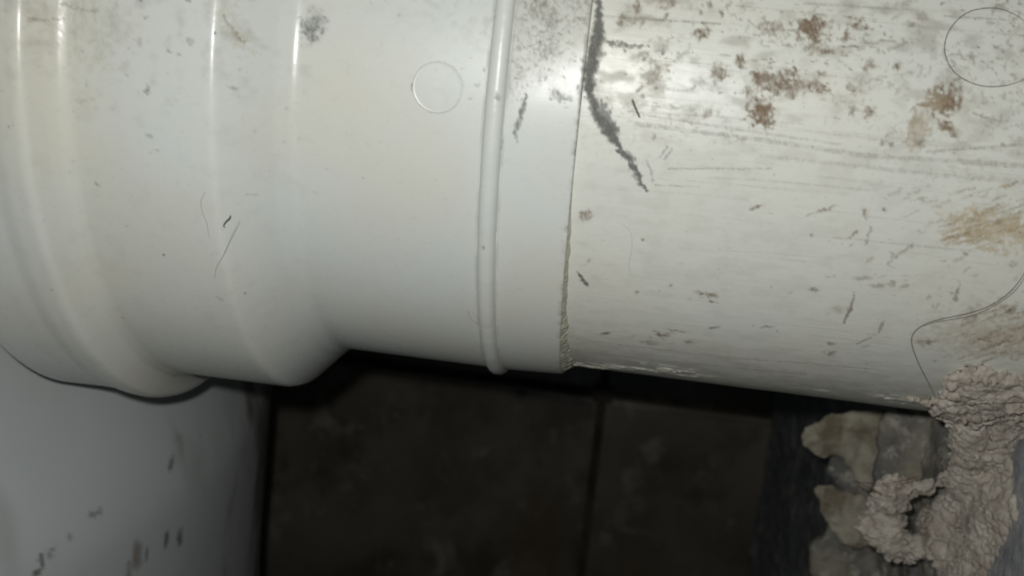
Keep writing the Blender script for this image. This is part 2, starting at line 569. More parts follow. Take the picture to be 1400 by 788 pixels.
D.put((slice(None), slice(None)), (np.exp(-((x + 12.3) / 1.9) ** 2) * .25 * sstep(-40, 10, z)).astype(np.float32), (0.3, 0.29, 0.25))
D.stroke([(719, 128), (716, 145), (709, 164), (703, 183), (707, 195)], [3, 7, 8, 8, 2], (0.14, 0.14, 0.125), .85, 1, .4)
D.blob(755, 30, 10, 14, (0.16, 0.15, 0.12), .6, 0, 1.5, .6)
D.blob(748, 68, 10, 10, (0.18, 0.17, 0.13), .5, 0, 1.5, .6)
D.blob(765, 132, 14, 6, (0.3, 0.31, 0.31), .6, 0, 1.5, .6)
D.blob(736, 8, 16, 14, (0.2, 0.18, 0.13), .5, 0, 1.5, .6)
for xg, al_ in ((-13.95, .5), (-10.62, .4)):
    sg = np.arange(-60, 14, 1.5)
    D.put((slice(None), slice(None)), (np.exp(-((x - xg) / .16) ** 2) * al_ * (.3 + .7 * sstep(.35, .65, fbm(z * .4, xg, 0, 57, 3)))).astype(np.float32), (0.22, 0.21, 0.18))
D.scatter(130, (410, -10, 780, 470), (.5, 1.5), [(0.3, 0.29, 0.25), (0.2, 0.19, 0.17)], .4, .5, seed=58)
D.blob(566, 118, 4, 7, (0.15, 0.14, 0.12), .8, 0, 1.5, .4)
cx_, cs_ = xs_of(598, 120, 57.3)
ang = np.radians(np.linspace(0, 360, 40))
D.stroke([(cx_ + 3.75 * math.cos(a), cs_ + 3.75 * math.sin(a)) for a in ang], 2.0, (0.3, 0.29, 0.25), .4, .5, .9, mm=True)
D.scatter(90, (640, -10, 800, 150), (1, 3.4), [(0.2, 0.18, 0.14), DARK, (0.27, 0.25, 0.2)], .6, .3, seed=52)
D.scatter(45, (410, -10, 660, 200), (.8, 2.2), [(0.27, 0.26, 0.23)], .5, .3, seed=53)
D.scatter(35, (420, 200, 770, 470), (.7, 1.8), [(0.3, 0.29, 0.25)], .5, .3, seed=54)
D.stroke([(800, 60), (797, 100), (796, 130), (793, 160), (786, 222)], [2, 3, 5, 4, 2], DARK, .6, .5, .4)
bite = -0.25 * sstep(.6, .75, fbm(D.XX * 0 + 3, D.SS * .8, 0, 55)) * sstep(-.6, 0, D.XX)
revolve('narrow_socket', P, TH, M_BAND, fit, D, bite)

# moulded ring round the narrow socket
t = np.linspace(0, math.pi, 23)
P = np.stack([-12.3 - 1.45 * np.cos(t), 57.05 + 1.55 * np.sin(t) ** .85], 1)
P = np.concatenate([[(-14.05, 57.1), (-13.9, 57.27)], P[1:-1], [(-10.7, 57.27), (-10.55, 57.1)]])
D = Dirt(P[:, 0], 58.5, TH)
D.scatter(30, (650, 0, 705, 500), (.8, 2.6), [(0.27, 0.26, 0.22)], .5, .3, seed=56)
D.blob(681, 132, 4, 5, (.25, .23, .18), .6)
D.blob(660, 338, 2.5, 3, (.15, .14, .12), .8)
D.stroke([(697, 165), (688, 190), (684, 205)], 1.2, (.2, .19, .17), .7, .5, .2)
ring_disp = (fbm(D.XX * .1, D.SS * .25, 0, 57) - .5) * .18
revolve('ring_bead', P, TH, M_BAND, fit, D, ring_disp)

# flare, body, step and wide socket
Q = smooth_profile([(-33.5, 57.3), (-42.0, 57.3), (-42.9, 57.5), (-45.0, 58.9), (-47.2, 61.2), (-51.5, 65.95), (-52.2, 66.15), (-73.0, 66.2), (-74.6, 66.9), (-75.8, 68.5), (-77.2, 71.3), (-78.2, 71.7), (-81, 71.5), (-83.5, 70.9), (-88, 70.8), (-95.2, 71.0)], .2, .45)
Q = Q[Q[:, 0] <= -36.5]
Q[0] = (-36.5, 57.3)
Q = np.concatenate([Q, [(-95.6, 70.7), (-95.7, 70.3), (-95.6, 67.6), (-95.3, 67.4), (-80, 67.3)]])
D = Dirt(Q[:, 0] - np.concatenate([np.zeros(len(Q) - 5), [0, .01, .02, .03, .04]]), 66.1, TH)
film = fbm(D.XX * 0.5, D.SS * 0.5, 0, 61, 5)
D.put((slice(None), slice(None)), (sstep(.5, .8, film) * (.08 + .32 * sstep(-18, 12, D.SS)) * sstep(36.8, 41.5, -D.XX)).astype(np.float32), (0.34, 0.33, 0.28))
D.stroke([(300, -10), (303, 18), (312, 45), (335, 75)], [14, 18, 14, 8], (0.42, 0.37, 0.24), .38, 1.8, .4, .7)
D.stroke([(303, 18), (310, 38), (322, 58)], [2, 4, 3], (0.24, 0.2, 0.13), .6, 1.8, .5)
D.blob(110, 30, 45, 40, (0.38, 0.35, 0.26), .35, .5, 2, .6, .9)
D.stroke([(85, 5), (112, 15), (133, 16)], [2, 3, 4], (0.25, 0.24, 0.19), .5, 1.5, .4)
D.stroke([(62, 30), (90, 27)], [4, 1], (0.22, 0.2, 0.15), .6, 1.5, .4)
for b in [(200, 123, 5, 5, .65), (200, 24, 3, 3, .7), (189, 57, 6, 5, .35), (233, 70, 3, 2, .6), (245, 75, 3, 2, .6), (259, 57, 5, 4, .4),
          (293, 45, 2, 2, .9), (204, 186, 6, 2, .4), (216, 206, 5, 2, .4), (134, 252, 4, 3, .45), (384, 57, 5, 4, .35), (257, 1, 4, 2, .8),
          (191, 1, 4, 2, .7), (224, 348, 2, 2, .9), (331, 411, 1.6, 1.6, .9), (40, 161, 1.2, 2, .8), (309, 122, 5, 3, .45), (412, 2, 3, 3, .5),
          (300, 408, 7, 3, .3), (168, 433, 3, 1.5, .5), (110, 138, 6, 4, .3), (330, 283, 8, 1, .4), (93, 364, 2, 1.6, .6), (13, 148, 5, 4, .25)]:
    D.blob(b[0], b[1], b[2], b[3], (0.16, 0.155, 0.14), b[4], -.4, 1.5, .4)
D.scatter(90, (0, -10, 400, 260), (.8, 2.6), [(0.27, 0.26, 0.23)], .45, .3, seed=62)
D.scatter(150, (0, 0, 440, 480), (.5, 1.4), [(0.3, 0.29, 0.25), (0.2, 0.19, 0.17)], .4, .5, seed=64)
D.scatter(30, (60, 260, 440, 480), (.7, 1.8), [(0.27, 0.26, 0.23)], .45, .4, seed=63)
for bx_, by_, q1, q2, al_ in [(428, 36, 14, 19, .75), (433, 28, 13, 10, .6), (423, 44, 9, 10, .6), (426, 54, 4, 5, .5)]:
    x_, s_ = xs_of(bx_, by_, 57.3)
    D.blob(0, 0, q1, q2, (0.15, 0.155, 0.148), al_, .2, 1.3, .45, .6, mm=(x_, s_ * 66.1 / 57.3))
D.stroke([(243, 512), (240, 518), (236, 527)], [2, 4, 3], (0.1, 0.1, 0.09), .8, .8, .2)
wob = (fbm(D.XX * .05, D.SS * .05, 0, 66, 2) - .5) * .35
revolve('wide_socket', Q, TH, M_FIT, fit, D, wob * sstep(0, 8, -41 - Q[:, 0])[:, None])


# small moulded disc (injection mark) on the narrow socket
def disc_on_cyl(x0, s0, r, R, h):
    V, F = [], []
    nr, na = 7, 48
    prof = [(0, h * .3), (.90, h * .3), (.925, h * .3), (.95, h), (.975, h), (1.0, h * .1), (1.02, -.25)]
    for q, hh in prof:
        for k in range(na):
            a = 2 * math.pi * k / na
            xx, ss = x0 + r * q * math.cos(a), s0 + r * q * math.sin(a)
            t = ss / R
            V.append((xx, -(R + hh) * math.cos(t), (R + hh) * math.sin(t)))
    for i in range(nr - 1):
        for k in range(na):
            a, b = i * na + k, i * na + (k + 1) % na
            F.append((a, b, b + na, a + na))
    return V, F


V, F = disc_on_cyl(cx_, cs_, 3.75, 57.3, .05)
me = mesh_from('moulded_disc', V, F)
at_ = me.color_attributes.new('dirt', 'FLOAT_COLOR', 'POINT')
rr_ = np.repeat(np.arange(7), 48)
an_ = np.tile(np.arange(48), 7)
al_ = np.where(rr_ >= 4, .3, .05) * (.25 + .75 * vnoise(an_ * .5, rr_, 0, 5))
at_.data.foreach_set('color', np.stack([np.full(336, .3), np.full(336, .28), np.full(336, .23), al_], 1).astype(np.float32).ravel())
link('moulded_disc', me, M_BAND, fit)

# ------------------------------------------------------------------ squeezed-out jointing cement at the rim (part of the coupling)
mc = Mat('jointing_cement', .42, .5)
mc.color(mc.ramp(mc.noise(1.6, 4, .6), [(.3, (0.36, 0.34, 0.25)), (.5, (0.47, 0.45, 0.36)), (.75, (0.58, 0.57, 0.48))]))
mc.bump(mc.noise(2.0, 3, .6), .12, .6)
ss = np.arange(-78.0, -9.0, .16)
grow = sstep(-14, -30, ss) * (0.45 + 0.75 * sstep(-30, -62, ss)) * sstep(-78, -74, ss)
wid = (0.35 + 1.35 * fbm(ss * .5, 0, 0, 71, 4)) * grow + .02
hh = np.linspace(0, 1, 11)
V = []
for s0, w0, g0 in zip(ss, wid, grow):
    for q in hh:
        ht = (1.55 * (1 - q) ** .8 * min(1, g0 * 1.2)) * (.75 + .35 * vnoise(s0 * 1.1, q * 3, 0, 72)) + .06 - .3 * (q > .98)
        xx = 0.02 + w0 * (q * 1.25) + .25 * (vnoise(s0 * 2.3, q * 5, 0, 73) - .5) * g0 * (q > 0)
        t = s0 / 55.0
        V.append((xx, -(55 + ht) * math.cos(t), (55 + ht) * math.sin(t)))
link('jointing_cement', mesh_from('jointing_cement', V, grid_faces(len(ss), len(hh))), mc.m, fit)
for o in fit.children:
    o.location = -fit.location


# ------------------------------------------------------------------ generic mesh pieces
def box(name, lo_, hi_, mat, parent=None, bevel=0.0, loc=None):
    lo_, hi_ = np.array(lo_, float), np.array(hi_, float)
    c = (lo_ + hi_) / 2
    h = (hi_ - lo_) / 2
    b = min(bevel, h.min() * .9)
    V, F = [], []
    import bmesh
    bm = bmesh.new()
    bmesh.ops.create_cube(bm, size=1)
    for v in bm.verts:
        v.co = Vector([v.co[i] * 2 * h[i] * S for i in range(3)])
    if b > 0:
        bmesh.ops.bevel(bm, geom=bm.edges[:], offset=b * S, segments=2, affect='EDGES')
    me = bpy.data.meshes.new(name)
    bm.to_mesh(me)
    bm.free()
    o = link(name, me, mat, parent)
    o.location = Vector(c) * S
    return o


def tube(name, pts, r, mat, parent=None, seg=6):
    """round strand through pts (mm), r may be a list"""
    P = np.array(pts, float)
    # Catmull-Rom refinement
    Q = []
    n = len(P)
    for i in range(n - 1):
        p0, p1, p2, p3 = P[max(i - 1, 0)], P[i], P[i + 1], P[min(i + 2, n - 1)]
        for t in np.linspace(0, 1, 8, endpoint=False):
            Q.append(.5 * (2 * p1 + (p2 - p0) * t + (2 * p0 - 5 * p1 + 4 * p2 - p3) * t ** 2 + (3 * p1 - p0 - 3 * p2 + p3) * t ** 3))
    Q.append(P[-1])
    Q = np.array(Q)
    T = np.gradient(Q, axis=0)
    T /= np.linalg.norm(T, axis=1)[:, None] + 1e-9
    up = np.array([.3, .9, .2])
    V = []
    m = len(Q)
    for k, (q, t) in enumerate(zip(Q, T)):
        a = np.cross(t, up)
        a /= np.linalg.norm(a)
        b = np.cross(t, a)
        rr = r * (.35 + .65 * min(1, 6 * min(k, m - 1 - k) / m + .1))
        for j in range(seg):
            f = 2 * math.pi * j / seg
            V.append(q + rr * (a * math.cos(f) + b * math.sin(f)))
    me = mesh_from(name, V, grid_faces(m, seg, True))
    return link(name, me, mat, parent)


def lift(pts, R, up=.12):
    out = []
    for px, py in pts:
        p = hit(px, py, R)
        f = (R + up) / R
        out.append((p[0], p[1] * f, p[2] * f))
    return out


# ------------------------------------------------------------------ room behind: floor, tiled wall, side wall
mt = Mat('grimy_tile', .3, .5)
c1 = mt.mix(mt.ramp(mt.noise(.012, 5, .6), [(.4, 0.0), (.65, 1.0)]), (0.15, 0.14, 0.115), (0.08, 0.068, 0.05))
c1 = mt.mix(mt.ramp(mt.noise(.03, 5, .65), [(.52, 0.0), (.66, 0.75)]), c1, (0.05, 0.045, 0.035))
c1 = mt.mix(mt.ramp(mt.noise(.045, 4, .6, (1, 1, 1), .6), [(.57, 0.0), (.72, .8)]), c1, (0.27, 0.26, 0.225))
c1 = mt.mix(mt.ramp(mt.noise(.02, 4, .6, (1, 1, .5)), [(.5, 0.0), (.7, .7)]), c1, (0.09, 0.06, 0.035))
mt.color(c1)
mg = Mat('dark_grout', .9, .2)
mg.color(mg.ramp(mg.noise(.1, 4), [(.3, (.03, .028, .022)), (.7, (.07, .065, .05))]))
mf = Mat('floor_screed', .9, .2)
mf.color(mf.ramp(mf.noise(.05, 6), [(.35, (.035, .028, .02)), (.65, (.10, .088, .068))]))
msd = Mat('dusty_render', .85, .25)
cs = msd.mix(msd.ramp(msd.noise(.09, 6, .65, (1, .35, 1.0), .3), [(.38, 0.0), (.62, 1.0)]), (0.14, 0.145, 0.155), (0.20, 0.20, 0.20))
cs = msd.mix(msd.ramp(msd.noise(.2, 6, .7, (1, .4, 1)), [(.5, 0.0), (.66, 1.0)]), cs, (0.26, 0.25, 0.23))
msd.color(cs)
msd.bump(msd.noise(.3, 6, .7), 1.2, .8)

WY = 290.0
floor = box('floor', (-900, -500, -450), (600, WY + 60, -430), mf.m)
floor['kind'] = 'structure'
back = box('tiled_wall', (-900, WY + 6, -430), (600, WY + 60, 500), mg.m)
back['kind'] = 'structure'
gx = on_y(812, 640, WY)[0]
gz = on_y(925, 553, WY)[2]
tile_me = None
TS, G = 203.0, 4.5
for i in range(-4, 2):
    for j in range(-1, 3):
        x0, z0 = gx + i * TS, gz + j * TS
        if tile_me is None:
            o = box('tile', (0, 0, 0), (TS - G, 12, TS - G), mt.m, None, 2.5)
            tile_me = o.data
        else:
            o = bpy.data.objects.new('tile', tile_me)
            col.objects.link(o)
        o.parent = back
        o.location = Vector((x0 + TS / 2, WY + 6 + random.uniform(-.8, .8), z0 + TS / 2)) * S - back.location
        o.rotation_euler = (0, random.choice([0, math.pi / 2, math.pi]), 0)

# side wall whose face looks along the pipe, roughly rendered
WX = 90.0
ny, nz = 300, 240
ys = np.linspace(-130, WY + 5, ny)
zs = np.linspace(-430, 300, nz)
zs = np.sort(np.concatenate([np.linspace(-430, -240, 30), np.linspace(-238, -40, 180), np.linspace(-35, 300, 30)]))
ys = np.sort(np.concatenate([np.linspace(-130, -31, 30), np.linspace(-30, 260, 230), np.linspace(265, WY + 5, 40)]))
ny, nz = len(ys), len(zs)
YY, ZZ = np.meshgrid(ys, zs, indexing='ij')
dx = (fbm(YY * .03, ZZ * .03, 0, 81, 5) - .5) * 9 + (fbm(YY * .2, ZZ * .2, 0, 82, 4) - .5) * 2.5
V = np.stack([WX - dx, YY, ZZ], -1).reshape(-1, 3)
F = grid_faces(ny, nz)[:, ::-1]
n0 = len(V)
# close the slab behind the rough face
ring_i = [i * nz for i in range(ny)] + [(ny - 1) * nz + j for j in range(1, nz)] + [i * nz + nz - 1 for i in range(ny - 2, -1, -1)] + [j for j in range(nz - 2, 0, -1)]
V2 = V[ring_i].copy()
V2[:, 0] = 200
V = np.concatenate([V, V2])
k = len(ring_i)
F2 = [(ring_i[a], ring_i[(a + 1) % k], n0 + (a + 1) % k, n0 + a) for a in range(k)]
F = np.concatenate([F, np.array(F2)])
side = link('side_wall', mesh_from('side_wall', V, F), msd.m)
side['kind'] = 'structure'


# ------------------------------------------------------------------ lumps of plaster and mortar (merged balls, then roughened)
def ico(sub):
    import bmesh
    bm = bmesh.new()
    bmesh.ops.create_icosphere(bm, subdivisions=sub, radius=1)
    v = np.array([p.co[:] for p in bm.verts])
    f = np.array([[q.index for q in p.verts] for p in bm.faces])
    bm.free()
    return v, f


ICO = {1: ico(1), 2: ico(2)}


def lump(name, balls, voxel, mat, parent=None, rough=((.5, .5), (.15, 1.6)), seed=0, ridge=0.0, soft=0, crack=0.0):
    Vs, Fs, n_ = [], [], 0
    for c, r, sq in balls:
        iv, jf = ICO[2] if r > 1.7 else ICO[1]
        Vs.append(iv * (r * np.array(sq)) + np.array(c))
        Fs.append(jf + n_)
        n_ += len(iv)
    me = mesh_from(name + '_src', np.concatenate(Vs), np.concatenate(Fs))
    o = bpy.data.objects.new(name + '_src', me)
    col.objects.link(o)
    md = o.modifiers.new('r', 'REMESH')
    md.mode = 'VOXEL'
    md.voxel_size = voxel * S
    if soft:
        m2 = o.modifiers.new('s', 'SMOOTH')
        m2.factor = .5
        m2.iterations = soft
    dg = bpy.context.evaluated_depsgraph_get()
    ev = o.evaluated_get(dg)
    out = bpy.data.meshes.new_from_object(ev)
    bpy.data.objects.remove(o)
    bpy.data.meshes.remove(me)
    n = len(out.vertices)
    co = np.empty(n * 3, np.float32)
    out.vertices.foreach_get('co', co)
    co = co.reshape(-1, 3) / S
    if crack:
        nr = np.empty(n * 3, np.float32)
        out.vertices.foreach_get('normal', nr)
        c_ = np.abs(fbm(co[:, 0] * crack, co[:, 1] * crack, co[:, 2] * crack, seed + 9, 3) - .5)
        g_ = vnoise(co[:, 0] * .2, co[:, 1] * .2, co[:, 2] * .2, seed + 11)
        co = co - nr.reshape(-1, 3) * (np.exp(-(c_ / .022) ** 2) * sstep(.35, .6, g_) * 1.5)[:, None]
        out.vertices.foreach_set('co', (co * S).ravel())
        out.update()
    for amp, fr in rough:
        nr = np.empty(n * 3, np.float32)
        out.vertices.foreach_get('normal', nr)
        nr = nr.reshape(-1, 3)
        d = fbm(co[:, 0] * fr, co[:, 1] * fr, co[:, 2] * fr + 7, seed, 3) - .5
        if ridge:
            d = d + ridge * (.5 - np.abs(vnoise(co[:, 0] * fr * .8, co[:, 1] * fr * .8, co[:, 2] * fr * .8, seed + 5) - .5) * 2)
        co = co + nr * (d * amp)[:, None]
        out.vertices.foreach_set('co', (co * S).ravel())
        out.update()
    out.polygons.foreach_set('use_smooth', np.ones(len(out.polygons), bool))
    out.name = name
    o = link(name, out, mat, parent)
    if parent:
        o.location = -parent.location
    return o


def fill(poly, step, rmin, rmax):
    # discs that fill an outline, wider where there is room
    P_ = np.array(poly, float)
    out = []
    E_ = list(zip(P_, np.roll(P_, -1, 0)))
    rr_ = np.random.RandomState(len(poly))
    for px in np.arange(P_[:, 0].min(), P_[:, 0].max(), step):
        for py in np.arange(P_[:, 1].min(), P_[:, 1].max(), step):
            x_, y_ = px + rr_.uniform(-.3, .3) * step, py + rr_.uniform(-.3, .3) * step
            ins = False
            dm = 1e9
            for a_, b_ in E_:
                if (a_[1] > y_) != (b_[1] > y_) and x_ < (b_[0] - a_[0]) * (y_ - a_[1]) / (b_[1] - a_[1]) + a_[0]:
                    ins = not ins
                L_ = ((b_ - a_) ** 2).sum()
                t_ = min(1, max(0, ((x_ - a_[0]) * (b_[0] - a_[0]) + (y_ - a_[1]) * (b_[1] - a_[1])) / L_))
                dm = min(dm, math.hypot(x_ - a_[0] - t_ * (b_[0] - a_[0]), y_ - a_[1] - t_ * (b_[1] - a_[1])))
            if ins and dm > rmin * .45:
                out.append((x_, y_, min(max(dm, rmin), rmax)))
    return out


mm = Mat('crumbly_mortar', .95, .15)
cm = mm.mix(mm.ramp(mm.noise(.22, 5, .6), [(.35, 0.0), (.65, 1.0)]), (0.76, 0.695, 0.60), (0.50, 0.44, 0.365))
cm = mm.mix(mm.ramp(mm.noise(1.6, 4, .7), [(.55, 0.0), (.7, .6)]), cm, (0.64, 0.585, 0.51))
mm.color(cm)
mm.bump(mm.noise(2.2, 5, .8), .55, 1.0)
mp = Mat('plaster_daub', .9, .2)
mp.color(mp.mix(mp.ramp(mp.noise(.11, 5, .65), [(.42, 0.0), (.6, 1.0)]), (0.42, 0.39, 0.31), (0.20, 0.17, 0.12)))
mp.bump(mp.noise(.4, 5, .7), 1.0, .7)

r = np.random.RandomState(12)
spec = []
OUT = [(1262, 549), (1276, 544), (1290, 533), (1299, 512), (1315, 499), (1335, 494), (1352, 500), (1385, 508), (1450, 510), (1450, 588), (1402, 592), (1390, 620), (1384, 650),
       (1391, 690), (1393, 705), (1376, 735), (1352, 790), (1352, 840), (1290, 840), (1276, 766), (1262, 760), (1245, 769), (1225, 767), (1205, 756), (1195, 742), (1180, 741),
       (1168, 730), (1177, 710), (1187, 690), (1199, 668), (1212, 654), (1250, 653), (1280, 655), (1296, 645), (1301, 615), (1301, 590), (1288, 571), (1266, 556)]
HOLE = np.array([(1234, 700), (1245, 684), (1262, 678), (1282, 668), (1290, 672), (1274, 688), (1256, 696), (1248, 715), (1246, 730), (1238, 722), (1252, 690), (1242, 705), (1268, 684), (1243, 692)], float)
for px, py, rp in fill(OUT, 6.5, 7, 26):
    dh = np.hypot(HOLE[:, 0] - px, HOLE[:, 1] - py).min()
    rp = min(rp, dh - 5.5)
    if rp < 4:
        continue
    y = -17 + 19 * min(1, max(0, (py - 580) / 120)) + 5 * (px < 1290)
    hp = hit(px, py, 55.0)
    if abs(math.hypot(hp[1], hp[2]) - 55) < .05:     # over the pipe: lies on its skin
        rp = min(rp, 15)
        y = hp[1] + .5
    if 1248 < px < 1296 and 672 < py < 745:
        y += 9                                  # the floor of the hollow lies further back
    y += r.uniform(-2, 2)
    y = min(y, on_x(px, py, WX - 6)[1])
    spec.append((on_y(px, py, y), rp * (y + 215) / FPX))
balls = [(c, rr, (1, 1.0, 1)) for c, rr in spec]
# crumbs seated on the surface of the big lumps
for _ in range(5200):
    c, rr = spec[r.randint(len(spec))]
    d = r.normal(size=3)
    d[1] = -abs(d[1]) * (1 if r.rand() < .85 else -1)
    d /= np.linalg.norm(d)
    q = r.uniform(.3, .7) if r.rand() < .93 else r.uniform(.7, 1.15)
    balls.append((c + d * rr * r.uniform(.97, 1.1), q, (r.uniform(.5, 1.5), r.uniform(.6, 1.3), r.uniform(.5, 1.4))))
# crumbs trailing along the underside of the pipe
for px, py, q in [(1262, 549, .7), (1270, 552, .9), (1280, 556, 1.0), (1288, 562, 1.1), (1275, 546, .6), (1284, 550, .9), (1255, 547, .5), (1293, 570, 1.2), (1246, 545, .45)]:
    p = hit(px, py, 55.2)
    balls.append((p, q, (1.6, 1, .8)))
mo = lump('mortar_lump', balls, .27, mm.m, None, ((2.2, .16), (1.1, .42), (.4, 1.3), (.55, 3.2)), 5, 0, 0, .17)
mo.name = 'mortar_lump'
tag(mo, 'crumbly beige mortar lump squeezed under the pipe at right, hollow loop on its left', 'mortar')

# broken edge of the wall and daubs of old plaster on it, seen dimly under the pipe
mq = Mat('grey_concrete', .9, .2)
cq = mq.mix(mq.ramp(mq.noise(.09, 6, .65), [(.4, 0.0), (.6, 1.0)]), (0.15, 0.15, 0.145), (0.30, 0.275, 0.22))
cq = mq.mix(mq.ramp(mq.noise(.22, 5, .7), [(.52, 0.0), (.62, 1.0)]), cq, (0.42, 0.40, 0.34))
mq.color(cq)
mq.bump(mq.noise(.35, 6, .7), 1.2, .9)


def daub(name, lst, y, mat, dz=.7, sq=(1, .45, 1), vox=.9, rough=((4.5, .1), (2.0, .3), (.8, .9))):
    bl = []
    for px, py, rp in lst:
        yy = min(y, on_x(px, py, WX - 4)[1])
        c = on_y(px, py, yy)
        bl.append((c, rp * (yy + 215) / FPX, sq))
    return lump(name, bl, vox, mat, side, rough, 8, 0, 22)


edge = fill([(1120, 640), (1150, 600), (1180, 560), (1310, 560), (1318, 640), (1300, 850), (1100, 850), (1112, 790), (1118, 740), (1140, 720), (1160, 690), (1140, 670)], 13, 18, 22)
daub('broken_edge', edge, 62, mq.m, sq=(1, 1.0, 1), vox=1.0)
daub('broken_edge', fill([(1196, 566), (1240, 560), (1306, 562), (1306, 655), (1212, 672), (1192, 660), (1200, 610)], 10, 13, 17), 34, mq.m, sq=(1, 1.0, 1), vox=.9, rough=((2.5, .12), (1.2, .4), (.6, 1.2)))
ms2 = Mat('pale_render', .9, .2)
ms2.color(ms2.mix(ms2.ramp(ms2.noise(.15, 6, .7), [(.4, 0.0), (.6, 1.0)]), (0.27, 0.285, 0.30), (0.42, 0.42, 0.41)))
ms2.bump(ms2.noise(.5, 6, .7), .8, .9)
daub('render_patch', fill([(1380, 585), (1460, 585), (1460, 860), (1335, 860), (1335, 780), (1360, 735), (1378, 700), (1370, 640)], 11, 15, 18), 12, ms2.m, sq=(1, 1.6, 1), vox=.9, rough=((2.5, .12), (1.0, .5), (.5, 1.4)))
daub('plaster_daub', fill([(1094, 598), (1100, 582), (1122, 572), (1135, 562), (1160, 560), (1215, 560), (1225, 580), (1215, 600), (1222, 625), (1205, 650), (1190, 672), (1178, 668), (1160, 650), (1150, 625), (1130, 634), (1112, 626), (1098, 612)], 7, 10, 14), 56, mp.m, sq=(1, .4, 1))
daub('plaster_daub', fill([(1106, 668), (1118, 660), (1140, 664), (1165, 672), (1190, 680), (1200, 720), (1195, 745), (1165, 752), (1145, 735), (1125, 718), (1114, 695)], 7, 10, 14), 54, mp.m, sq=(1, .4, 1))

# ------------------------------------------------------------------ pale ceramic base at lower left
mk = Mat('glazed_ceramic', .32, .5)
ck = mk.mix(mk.ramp(mk.noise(.02, 3, .5), [(.35, 0.0), (.7, .6)]), (0.60, 0.63, 0.63), (0.50, 0.52, 0.50))
at = mk.n('ShaderNodeAttribute', attribute_name='dirt')
ck = mk.mix(at.outputs['Alpha'], ck, at.outputs['Color'])
mk.color(ck)
mk.l(mk.math('MULTIPLY_ADD', at.outputs['Alpha'], .5, .34), mk.b.inputs['Roughness'])
BC = np.array([-345.0, 40.0])
base = thing('ceramic_base', 'smooth pale grey glazed pedestal below the wide socket, flecked with dirt', 'pedestal', (BC[0], BC[1], -430))
th = np.radians(np.concatenate([np.arange(-75, 75, .22), np.linspace(75, 285, 60)[:-1]]))   # 0 faces the camera side (-y, +x)
zz = np.concatenate([np.linspace(40, -58, 30), np.arange(-60, -190, -.7), np.linspace(-190, -430, 20)])
a0 = math.radians(-50)
RB = 256.0
zr = np.clip((zz - 40) / -30, 0, 1)
Rz = RB * (0.80 + .20 * np.sqrt(1 - (1 - zr) ** 2)) - 12 * sstep(-110, -60, zz)
TH2, Z2 = np.meshgrid(th, zz, indexing='xy')
RR = Rz[:, None] + (fbm(TH2 * 2, Z2 * .02, 0, 91, 2) - .5) * 1.5
bx = BC[0] + RR * np.cos(TH2 + a0)
by = BC[1] + RR * np.sin(TH2 + a0)
V = np.stack([bx, by, Z2], -1).reshape(-1, 3)
nzz, nth = len(zz), len(th)
F = grid_faces(nzz, nth, True)
# cap
capi = len(V)
V = np.concatenate([V, [[BC[0], BC[1], 40.5]]])
me = mesh_from('pedestal_body', V - np.array([BC[0], BC[1], -430]), F)
import bmesh
bm = bmesh.new()
bm.from_mesh(me)
bm.verts.ensure_lookup_table()
for j in range(nth):
    bm.faces.new((bm.verts[j], bm.verts[(j + 1) % nth], bm.verts[capi])).smooth = True
bmesh.ops.recalc_face_normals(bm, faces=bm.faces[:])
bm.to_mesh(me)
bm.free()
# dirt and painted limb shade in photograph coordinates mapped to the surface: flecks given by their place on the curved side
A = np.zeros((len(V), 4), np.float32)
A[:, :3] = (0.1, 0.09, 0.07)
d = (V - CAM) @ M
U_, V_ = 700 + FPX * d[:, 0] / -d[:, 2], 394 - FPX * d[:, 1] / -d[:, 2]
arc = RB * (np.append(TH2.ravel(), 0))
zc = V[:, 2]
w1, w2 = fbm(arc * .4, zc * .4, 0, 92) - .5, fbm(arc * .4, zc * .4, 0, 93) - .5
front = ((V[:, 0] - BC[0]) * (CAM[0] - BC[0]) + (V[:, 1] - BC[1]) * (CAM[1] - BC[1])) > 0


def fleck(px, py, rx, ry, ang, rgb, al):
    k = np.argmin((U_ - px) ** 2 + (V_ - py) ** 2 + (~front) * 1e9)
    ar, z0 = arc[k], zc[k]
    u, v = (arc - ar) + w1 * rx * .3, (zc - z0) + w2 * rx * .3
    ca, sa = math.cos(ang), math.sin(ang)
    u, v = u * ca + v * sa, -u * sa + v * ca
    m = (1 - sstep(.6, 1.4, np.hypot(u / (rx * .17), v / (ry * .17)))) * al * (.6 + .8 * fbm(arc, zc, 0, 94))
    m = np.clip(m, 0, 1)
    A[:, :3] = A[:, :3] * (1 - m[:, None]) + np.array(rgb) * m[:, None]
    A[:, 3] = m + A[:, 3] * (1 - m)


for f in [(233, 635, 5, 11, -.7, (.07, .07, .07), .7), (238, 625, 2, 8, -.5, (.07, .07, .07), .5), (226, 740, 6, 12, 0, (.08, .08, .07), .8), (246, 737, 9, 13, -.2, (.05, .05, .045), .8),
          (130, 705, 9, 4, .3, (.15, .15, .14), .6), (138, 700, 3, 7, -.6, (.12, .12, .11), .5), (95, 737, 4, 4, 0, (.15, .15, .14), .5),
          (52, 775, 16, 6, .7, (.07, .07, .065), .8), (70, 757, 10, 3, .8, (.1, .1, .09), .5), (186, 764, 11, 22, .1, (.28, .25, .2), .85),
          (202, 757, 4, 10, .1, (.1, .1, .09), .7), (176, 780, 6, 14, .2, (.2, .19, .15), .6), (245, 605, 12, 16, 0, (.35, .36, .31), .3),
          (276, 594, 4, 4, 0, (.2, .2, .18), .4), (405, 740, 40, 60, -.2, (.10, .085, .06), .8), (385, 780, 30, 30, 0, (.1, .08, .06), .8),
          (400, 640, 14, 60, .1, (.1, .09, .07), .7)]:
    fleck(*f)
